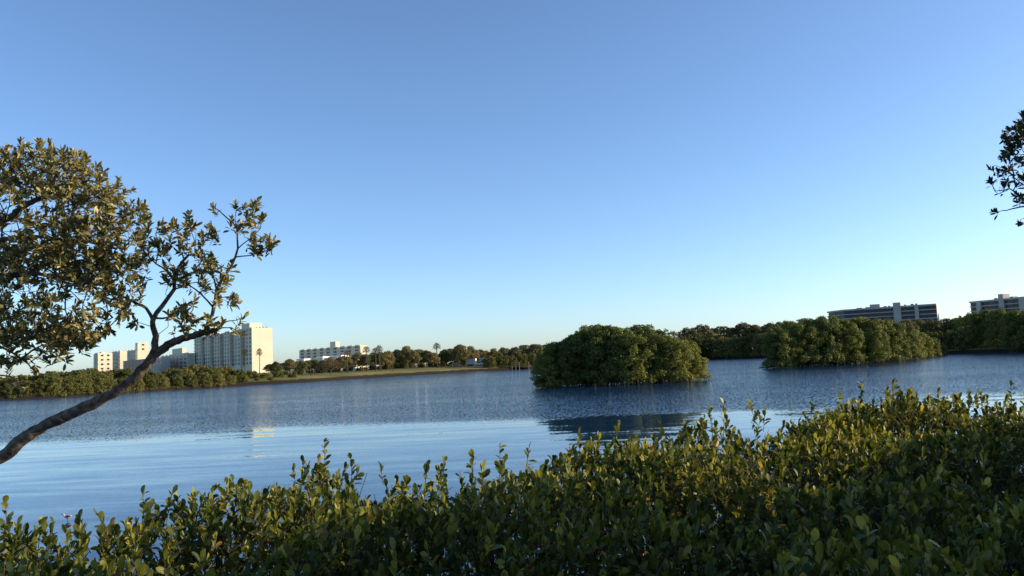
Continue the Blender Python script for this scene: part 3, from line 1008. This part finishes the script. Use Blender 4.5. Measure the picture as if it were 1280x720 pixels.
# ------------------------------------------------------------------ near trees: traced limbs plus grown twigs
class Grow:
    def __init__(s):
        s.pos, s.par, s.len, s.rad = [], [], [], []
        s.arr = np.zeros((60000, 3)); s.ln = np.zeros(60000)

    def node(s, p, parent, r=0.0):
        i = len(s.pos)
        s.pos.append(Vector(p)); s.par.append(parent); s.rad.append(r)
        s.len.append(0 if parent < 0 else s.len[parent] + (Vector(p) - s.pos[parent]).length)
        s.arr[i] = p; s.ln[i] = s.len[-1]
        return i

    def limb(s, pts, r0, r1, start=-1, step=.08):
        """smooth limb through points; start: nearest existing node is the parent"""
        pts = [Vector(p) for p in pts]
        par = -1
        if s.pos:
            par = int(np.argmin(((s.arr[:len(s.pos)] - np.array(pts[0])) ** 2).sum(1)))
            pts[0] = s.pos[par]
        L = sum((b - a).length for a, b in zip(pts, pts[1:]))
        n = max(3, int(L / step))
        for k in range(n + 1):
            if par >= 0 and k == 0: continue
            t = k / n * (len(pts) - 1)
            i = min(int(t), len(pts) - 2); u = t - i
            p0, p1, p2, p3 = pts[max(i - 1, 0)], pts[i], pts[i + 1], pts[min(i + 2, len(pts) - 1)]
            p = .5 * ((2 * p1) + (p2 - p0) * u + (2 * p0 - 5 * p1 + 4 * p2 - p3) * u * u + (3 * p1 - p0 - 3 * p2 + p3) * u ** 3)
            wob = .004 + .035 * (r0 + (r1 - r0) * k / n)
            p = p + Vector((RNG.normal(0, wob), RNG.normal(0, wob), RNG.normal(0, wob)))
            par = s.node(p, par, r0 + (r1 - r0) * k / n)

    def grow(s, targets, wlen=.25, bend=.12):
        T = np.array(targets)
        d0 = ((T[:, None, :] - s.arr[None, :len(s.pos):3]) ** 2).sum(2).min(1)
        tips = []
        for ti in np.argsort(d0):
            t = Vector(T[ti]); n = len(s.pos)
            c = np.sqrt(((s.arr[:n] - T[ti]) ** 2).sum(1)) + wlen * s.ln[:n]
            i = int(np.argmin(c))
            a = s.pos[i]; L = (t - a).length
            k = max(1, int(L / .12))
            j = i
            off = Vector(RNG.normal(0, 1, 3)) * L * bend + Vector((0, 0, -.06 * L))
            for q in range(1, k + 1):
                u = q / k
                j = s.node(a.lerp(t, u) + off * (4 * u * (1 - u)) * .6 + Vector(RNG.normal(0, .006, 3)) * (q < k), j)
            tips.append((j, i))
        return tips

    def finish(s, tip_r=.0028, expo=2.4):
        n = len(s.pos)
        acc = np.zeros(n)
        kids = np.zeros(n, int)
        for i in range(n):
            if s.par[i] >= 0: kids[s.par[i]] += 1
        for i in range(n - 1, -1, -1):
            if kids[i] == 0: acc[i] += tip_r ** expo
            if s.par[i] >= 0: acc[s.par[i]] += acc[i]
        r = acc ** (1 / expo)
        s.r = np.array([s.rad[i] if s.rad[i] > 0 else min(r[i], .02) for i in range(n)])
        s.traced = np.array(s.rad) > 0


def near_tree(name, label, limbs, targets, leaf_len, mat, nleaf, tilt, off, rngseed, twig_keep=1.0, rnd_mu=.45, tmpl=T_MID):
    rng = np.random.default_rng(rngseed)
    g = Grow()
    for pts, r0, r1 in limbs: g.limb(pts, r0, r1)
    g.grow(targets)
    g.finish()
    root = g.pos[0]
    o = empty(name, root, 0, label, 'tree')
    rt_ = np.array(root)
    n = len(g.pos)
    par = np.array(g.par)
    A = g.arr[:n] - rt_
    # limbs as continuous tubes
    mbt, mbl = MB(), MB()
    i = 0
    chains = []
    for q in range(n):
        if not g.traced[q]: continue
        if chains and par[q] == chains[-1][-1] and q == chains[-1][-1] + 1: chains[-1].append(q)
        else: chains.append([q] if par[q] < 0 else [par[q], q])
    for c, ch in enumerate(chains):
        rr = [g.r[q] for q in ch]
        if c: rr[0] = min(rr[0], rr[1] * 1.15)
        ph = rng.uniform(0, 6, 3)
        rr = [x * (1 + .06 * math.sin(k_ * .55 + ph[0]) + .04 * math.sin(k_ * 1.3 + ph[1])) for k_, x in enumerate(rr)]
        (mbt if c == 0 else mbl).tube([A[q] for q in ch], rr, 10 if rr[0] > .03 else 6)
    mbt.build('trunk', M['bark'], o, True)
    mbl.build('limbs', M['bark'], o, True)
    tw = np.array([q for q in range(n) if not g.traced[q]])
    me = segs_mesh('twigs', A[par[tw]], A[tw], np.minimum(g.r[par[tw]], g.r[tw] * 1.5), g.r[tw], M['twig'])
    add('twigs', me, o)['kind'] = 'stuff'
    kids = np.zeros(n, int)
    np.add.at(kids, par[par >= 0], 1)
    tips = np.array([q for q in range(n) if kids[q] == 0])
    pos = A[tips]; ax = unit(A[tips] - A[par[tips]])
    ax = unit(ax * .8 + np.array([0, 0, .55]) + rng.normal(0, .3, ax.shape))
    fr = leaf_frames(pos, ax, nleaf, off, leaf_len, tilt, rng)
    # a few leaves back along the twigs
    k = rng.choice(tw, int(len(tw) * .40))
    ax2 = unit(unit(A[k] - A[par[k]]) * .6 + np.array([0, 0, .5]) + rng.normal(0, .4, (len(k), 3)))
    fr2 = leaf_frames(A[k], ax2, 3, .04, leaf_len, (.5, 1.1), rng)
    fr = [np.concatenate([a, b]) for a, b in zip(fr, fr2)]
    keep = rng.random(len(fr[0])) < .93
    fr = [q[keep] for q in fr]
    rn = np.clip(rng.normal(rnd_mu, .24, len(fr[0])), 0, 1)
    add('foliage', leaves_mesh('foliage', fr, tmpl, .40, mat, rn), o)['kind'] = 'stuff'
    return o


def blob(px, py, rx, ry, depth, dr, n, rng, edge=.35):
    """twig ends spread through a round volume"""
    out = []
    while len(out) < n:
        q = rng.uniform(-1, 1, 3)
        s = (q ** 2).sum()
        if s > 1 or s < edge * rng.random(): continue
        out.append(P(px + q[0] * rx, py + q[1] * ry, depth + q[2] * dr))
    return out


DT = 8.6
rg = np.random.default_rng(5)
trunk_pts = [(-250, 700, 8.3), (-160, 640, 8.4), (-80, 605, 8.5), (0, 572, DT), (28, 549, DT), (56, 532, DT), (98, 513, DT), (141, 492, DT), (169, 472, DT), (186, 453, DT), (199, 440, DT), (218, 427, DT), (242, 419, DT), (258, 415, DT), (270, 413, DT)]
L_ = lambda pts: [P(*p) if len(p) == 3 else P(p[0], p[1], DT) for p in pts]
rootp = P(-250, 700, 8.3)
limbs = [([Vector((rootp.x - .5, rootp.y - .1, .2)), Vector((rootp.x - .25, rootp.y, .8))] + L_(trunk_pts), .088, .030),
         (L_([(186, 453), (194, 437), (195, 424), (191, 406), (192, 397), (202, 383), (216, 365), (219, 348), (225, 332), (236, 318, 8.5)]), .040, .012),
         (L_([(191, 404), (184, 387), (170, 379, 8.7), (150, 368, 8.9), (120, 350, 9.0)]), .022, .010),
         (L_([(219, 350), (208, 338), (194, 330, 8.5), (178, 312, 8.4)]), .012, .006),
         (L_([(193, 399), (210, 397), (220, 391), (233, 380, 8.5)]), .012, .005),
         (L_([(257, 414), (262, 400), (267, 387), (270, 366), (281, 344), (288, 334), (296, 317), (297, 294), (295, 283), (283, 272), (266, 258)]), .026, .005),
         (L_([(296, 288), (309, 275), (324, 251)]), .008, .004),
         (L_([(296, 304), (312, 299), (325, 286)]), .007, .004),
         (L_([(292, 326), (318, 318), (338, 306)]), .007, .004),
         (L_([(267, 387), (252, 367), (238, 357), (222, 348, 8.5)]), .012, .006),
         (L_([(274, 357), (265, 340), (259, 328), (252, 310, 8.5)]), .011, .005),
         (L_([(266, 412), (280, 404), (290, 401), (306, 397)]), .010, .003),
         (L_([(268, 414), (284, 408), (300, 417)]), .008, .003),
         (L_([(232, 422), (226, 405), (240, 390), (244, 372, 8.4)]), .010, .004)]
# upper limbs that come in from a second stem standing left of the picture
up_limbs = [([P(-330, 640, 8.9), P(-300, 520, 9.0), P(-220, 400, 9.0), P(-110, 320, 9.0), P(0, 278, 9.0), P(35, 254, 8.9), P(75, 240, 8.8), P(110, 226, 8.7)], .075, .012),
            ([P(-110, 320, 9.0), P(-20, 302, 8.7), P(40, 296, 8.6), P(90, 300, 8.5), P(130, 305, 8.4)], .030, .009),
            ([P(-200, 385, 9.0), P(-70, 352, 8.6), P(0, 343, 8.5), P(70, 345, 8.4), P(110, 362, 8.3)], .032, .010),
            ([P(-220, 400, 9.0), P(-100, 405, 8.8), P(-20, 425, 8.7), P(25, 447, 8.6), P(43, 464, 8.6)], .022, .005),
            ([P(-100, 405, 8.8), P(-40, 455, 8.6), P(0, 468, 8.5), P(15, 472, 8.5), P(28, 481, 8.5)], .012, .004),
            ([P(-170, 360, 9.0), P(-150, 280, 9.1), P(-120, 220, 9.1), P(-70, 190, 9.0)], .035, .01)]
tg = []
tg += blob(235, 300, 45, 36, 8.55, .35, 75, rg) + blob(255, 340, 38, 26, 8.6, .3, 48, rg) + blob(306, 272, 24, 22, 8.6, .2, 26, rg) + blob(322, 304, 22, 14, 8.6, .15, 18, rg)
tg += blob(228, 400, 26, 18, 8.5, .2, 26, rg) + blob(255, 398, 12, 12, 8.5, .15, 5, rg) + blob(288, 372, 18, 14, 8.6, .15, 8, rg) + blob(262, 408, 20, 8, 8.5, .15, 4, rg) + blob(215, 345, 16, 30, 8.6, .3, 10, rg)
tg += blob(165, 402, 8, 8, 8.6, .1, 3, rg)
near_tree('leaning_tree', 'leaning mangrove with a slanting bare trunk and sparse leafy branches over the water', limbs, tg, (.055, .095), M['tree_leaf'], 16, (.3, 1.4), .11, 21)
tg = []
tg += blob(40, 270, 130, 95, 8.8, .9, 800, rg) + blob(120, 290, 72, 66, 8.6, .7, 330, rg) + blob(60, 370, 105, 72, 8.5, .7, 480, rg) + blob(150, 340, 42, 44, 8.5, .5, 110, rg) + blob(60, 215, 75, 30, 8.8, .6, 150, rg)
tg += blob(30, 425, 80, 34, 8.5, .5, 130, rg) + blob(85, 420, 45, 20, 8.5, .4, 44, rg) + blob(2, 455, 10, 8, 8.5, .1, 4, rg) + blob(60, 452, 10, 8, 8.5, .1, 3, rg) + blob(-150, 290, 120, 120, 9.0, 1.0, 180, rg)
near_tree('spreading_tree', 'dense olive tree crown of small glossy leaves above the slanting trunk', up_limbs, tg, (.055, .095), M['tree_leaf'], 16, (.3, 1.4), .11, 22)

# right-hand tree reaching into the picture
DR = 9.0
limbs = [([P(1500, 760, 8.2), P(1480, 600, 8.4), P(1440, 450, 8.6), P(1400, 330, 8.8), P(1360, 250, 9.0), P(1310, 215, 9.0)], .11, .02),
         ([P(1385, 300, 8.9), P(1330, 280, 9.0), P(1290, 255, 9.0), P(1262, 236, 9.0)], .03, .006),
         ([P(1400, 330, 8.8), P(1340, 310, 9.0), P(1292, 272, 9.0), P(1283, 258, 9.0), P(1262, 262, 9.0), P(1243, 265, 9.0)], .02, .003),
         ([P(1360, 250, 9.0), P(1320, 190, 9.0), P(1285, 170, 9.0), P(1264, 160, 9.0)], .025, .006),
         ([P(1330, 200, 9.0), P(1330, 150, 9.0), P(1310, 110, 9.0)], .03, .006)]
tg = blob(1292, 195, 42, 52, DR, .5, 190, rg) + blob(1252, 225, 22, 22, DR, .25, 22, rg) + blob(1270, 170, 18, 20, DR, .25, 18, rg) + blob(1282, 152, 16, 14, DR, .25, 14, rg) + blob(1282, 248, 18, 10, DR, .2, 8, rg) + blob(1278, 276, 6, 5, DR, .1, 2, rg) + blob(1440, 170, 130, 150, DR, 1.2, 520, rg)
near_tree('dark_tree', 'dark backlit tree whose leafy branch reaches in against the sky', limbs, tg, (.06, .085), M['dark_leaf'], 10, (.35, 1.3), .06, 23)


# ------------------------------------------------------------------ near hedge of young mangroves
edge_px = [(-260, 700, .95), (-120, 672, .95), (0, 660, .95), (60, 668, .95), (100, 664, .95), (150, 650, .94), (200, 630, .93), (250, 624, .92), (300, 616, .92), (350, 602, .91), (375, 588, .91), (400, 582, .90), (425, 588, .90), (450, 592, .90), (500, 596, .89), (560, 594, .88), (620, 590, .87),
           (680, 580, .86), (730, 568, .85), (800, 556, .84), (860, 544, .82), (900, 536, .81), (960, 536, .80), (1000, 526, .79), (1060, 514, .78), (1110, 508, .77), (1160, 505, .76), (1220, 507, .75), (1280, 507, .74), (1420, 505, .73), (1560, 503, .72)]
edge = np.array([list(W(a, b, EYE - c)) for a, b, c in edge_px])


def hedge():
    rng = np.random.default_rng(3)
    o = empty('mangrove_hedge', (0, 5, 0.2), 0, 'dense hedge of young mangroves with rounded leaves along the near water edge', 'hedge')
    org = np.array([0, 5, 0.2])
    # the edge line in plan
    ex, ey, ez = edge[:, 0], edge[:, 1], edge[:, 2]

    def top(x, y):
        e = np.interp(x, ex, ey); z = np.interp(x, ex, ez) + .05
        m1 = .11 * np.sin(x * 1.9 + 1.3 * np.sin(y * 1.1)) * np.sin(y * 2.3 + .7) + .07 * np.sin(x * 4.1 + y * 2.7) + .06 * np.sin(x * 2.9 - y * 5.1 + 1)
        back = e - y                         # distance in from the water edge
        z = z + m1 * np.clip(back / .8, 0.25, 1) - .05 * np.clip(back - 1.0, 0, 3)
        z = z - .5 * np.clip(.25 - back, 0, 1)
        return z, back

    def scatter(n, lo, hi):
        x = rng.uniform(-9, 12, n); y = rng.uniform(1.5, 13, n)
        z, back = top(x, y)
        k = (back > lo) & (y > 2.1) & (np.abs(x) < .80 * y + 1.0)
        return x[k], y[k], z[k], back[k]

    # crown shoots
    x, y, z, back = scatter(46000, -.12, 9)
    dep = np.abs(rng.normal(0, .07, len(x))) + (rng.random(len(x)) < .3) * rng.uniform(.05, .4, len(x))
    # hollows: drop the shoots where a slow noise is low
    hol = np.sin(x * 1.7 + 2 * np.sin(y * .9 + 1)) + np.sin(y * 2.9 + x * .6) + .8 * np.sin(x * 3.7 - y * 1.3)
    dep = dep + np.clip(-hol - .7, 0, 1.4) * .40
    keep = rng.random(len(x)) < np.where(hol < -1.2, .5, 1.0)
    x, y, z, dep = x[keep], y[keep], z[keep], dep[keep]
    # loose shoots standing above the rest
    tall = rng.random(len(x)) < .03
    dep = np.where(tall, -rng.uniform(.02, .13, len(x)), dep)
    pos = np.stack([x, y, z - dep], 1)
    ax = unit(np.stack([rng.normal(.08, .28, len(x)), rng.normal(-.05, .28, len(x)), np.ones(len(x))], 1))
    fr = leaf_frames(pos - org, ax, 9, .13, (.036, .078), (.18, 1.05), rng, .35)
    sh = np.repeat(rng.normal(0, .14, len(x)), 9)
    dd = np.repeat(dep, 9)
    rn = np.clip(.44 + sh + rng.normal(0, .15, len(sh)) + (rng.random(len(sh)) < .015) * .5, 0, 1)
    # the leaves that show largest become parts of their own
    wp = fr[0] + org
    dist = np.linalg.norm(wp - np.array([0, 0, EYE]), axis=1)
    rel = wp - np.array([0, 0, EYE])
    dz = rel @ np.array(fwd); sx = rel @ np.array(rt) / dz * F_PX + 640; sy = 360 - rel @ np.array(up) / dz * F_PX
    face = np.abs(np.einsum('ij,ij->i', fr[3], unit(rel)))
    score = fr[4] / dist * face * ((dd < .06) & (sx > 8) & (sx < 1272) & (sy < 712) & (sy > 500))
    big = np.argsort(-score)[:290]
    mask = np.ones(len(dd), bool); mask[big] = False
    add('foliage', leaves_mesh('foliage', [q[mask] for q in fr], T_FINE, .50, M['hedge_leaf'], rn[mask]), o)['kind'] = 'stuff'
    lm = []
    for q in range(10):
        v = T_FINE[0] * np.array([.50, 1, 1])
        lm.append(mesh_np('leaf', v, T_FINE[1], M['hedge_leaf'], np.full(len(v), .1 + .075 * q), True))
    for i in big:
        lf = add('leaf', lm[int(np.clip((rn[i] - .1) / .075, 0, 9))], o)
        mt = Matrix((fr[1][i], fr[2][i], fr[3][i])).transposed().to_4x4()
        lf.matrix_local = Matrix.Translation(fr[0][i]) @ mt @ Matrix.Scale(fr[4][i], 4)
    # lower, shaded leaves
    x, y, z, back = scatter(62000, -.25, 9)
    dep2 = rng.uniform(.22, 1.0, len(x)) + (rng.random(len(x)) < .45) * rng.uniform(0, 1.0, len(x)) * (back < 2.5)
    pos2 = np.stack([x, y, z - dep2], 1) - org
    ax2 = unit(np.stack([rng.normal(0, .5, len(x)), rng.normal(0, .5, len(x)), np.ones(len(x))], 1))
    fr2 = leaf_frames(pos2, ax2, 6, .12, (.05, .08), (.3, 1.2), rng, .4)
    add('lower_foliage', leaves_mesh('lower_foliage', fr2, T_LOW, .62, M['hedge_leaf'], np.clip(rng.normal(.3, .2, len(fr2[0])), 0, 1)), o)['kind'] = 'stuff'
    # the water side of the hedge
    x, y, z, back = scatter(150000, -.35, 9)
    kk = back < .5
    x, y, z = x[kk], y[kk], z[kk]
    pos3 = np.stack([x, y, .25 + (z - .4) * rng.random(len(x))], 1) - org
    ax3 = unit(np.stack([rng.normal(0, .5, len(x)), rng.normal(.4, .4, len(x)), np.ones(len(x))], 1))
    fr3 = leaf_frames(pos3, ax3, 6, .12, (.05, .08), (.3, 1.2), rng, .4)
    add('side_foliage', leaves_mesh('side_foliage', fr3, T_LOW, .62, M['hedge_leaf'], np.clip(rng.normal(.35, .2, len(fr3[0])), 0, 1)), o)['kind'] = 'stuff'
    # stems of the shoots and the wood below
    a = pos - org
    segs_a = [a - ax * .16]; segs_b = [a]; ra = [np.full(len(a), .0032)]; rb = [np.full(len(a), .0018)]
    x, y, z, back = scatter(2200, -.1, 9)
    p0 = np.stack([x, y, np.full(len(x), .0)], 1); p0[:, 2] = z - 1.5
    p3 = np.stack([x, y, z - .15], 1) + rng.normal(0, .28, (len(x), 3)) * np.array([1, 1, .25])
    p1 = p0 * .6 + p3 * .4 + rng.normal(0, .12, p0.shape); p2 = p0 * .25 + p3 * .75 + rng.normal(0, .1, p0.shape)
    for q0, q1, r0, r1 in ((p0, p1, .012, .009), (p1, p2, .009, .006), (p2, p3, .006, .003)):
        segs_a.append(q0 - org); segs_b.append(q1 - org); ra.append(np.full(len(x), r0)); rb.append(np.full(len(x), r1))
    add('stems', segs_mesh('stems', np.concatenate(segs_a), np.concatenate(segs_b), np.concatenate(ra), np.concatenate(rb), M['twig'], 3), o)['kind'] = 'stuff'
    # single shoots that stand out against the water
    for px, py, yb, lean in [(403, 553, 596, .10), (437, 574, 598, .05), (588, 572, 596, .05), (622, 560, 594, .1), (889, 516, 542, -.05), (902, 505, 542, .12), (1052, 495, 518, -.1),
                             (1074, 480, 518, .08), (1172, 490, 510, 0), (1262, 483, 510, .05), (176, 618, 646, .1), (6, 630, 664, .0)]:
        zb = EYE - float(np.interp(px, [a_[0] for a_ in edge_px], [a_[2] for a_ in edge_px]))
        b = W(px, yb, zb); dpt = (b - Vector((0, 0, EYE))).dot(fwd)
        t = P(px + lean * 20, py, dpt)
        b = b - Vector((0, 0, .1))
        n = 9
        st = np.array([list(b.lerp(t, q / 5) + Vector((math.sin(q * .6) * .012, 0, 0))) for q in range(6)])
        node = np.repeat(np.linspace(.35, 1, 6), 2)
        pp = np.stack([np.interp(node, np.linspace(0, 1, 6), st[:, c]) for c in range(3)], 1) - org
        axs = unit(np.tile(np.array(t - b)[None], (12, 1)) + rng.normal(0, .05, (12, 3)))
        f1 = leaf_frames(pp, axs, 1, .0, (.05, .075), (.8, .8), rng, .2)
        s_ = add('shoot', leaves_mesh('shoot', f1, T_FINE, .58, M['hedge_leaf'], np.clip(rng.normal(.5, .18, 12), 0, 1)), o)
        tm = MB(); tm.tube([tuple(q - org) for q in st], [.004, .0035, .003, .0026, .0022, .0016], 4); tm.build('stem', M['twig'], s_)
    return o


hedge()

# ------------------------------------------------------------------ trees on the bank behind the camera, whose shade lies over the hedge
for i in range(26):
    t = 2.5 + i * 1.35
    f = min(1, max(0, (t - 5) / 8))
    o = -4.6 + 5.2 * f - 1.7 * (i % 2)
    plant('oak', (.9 * t - .43 * o + RD.uniform(-.3, .3), .43 * t + .9 * o + RD.uniform(-.2, .2), 1.2), 6.0 - 1.75 * f + .45 * (i % 2) + RD.uniform(-.35, .35), .85 + .2 * f, 'bank tree on the slope behind the viewpoint', 'trees on the bank behind the viewpoint')
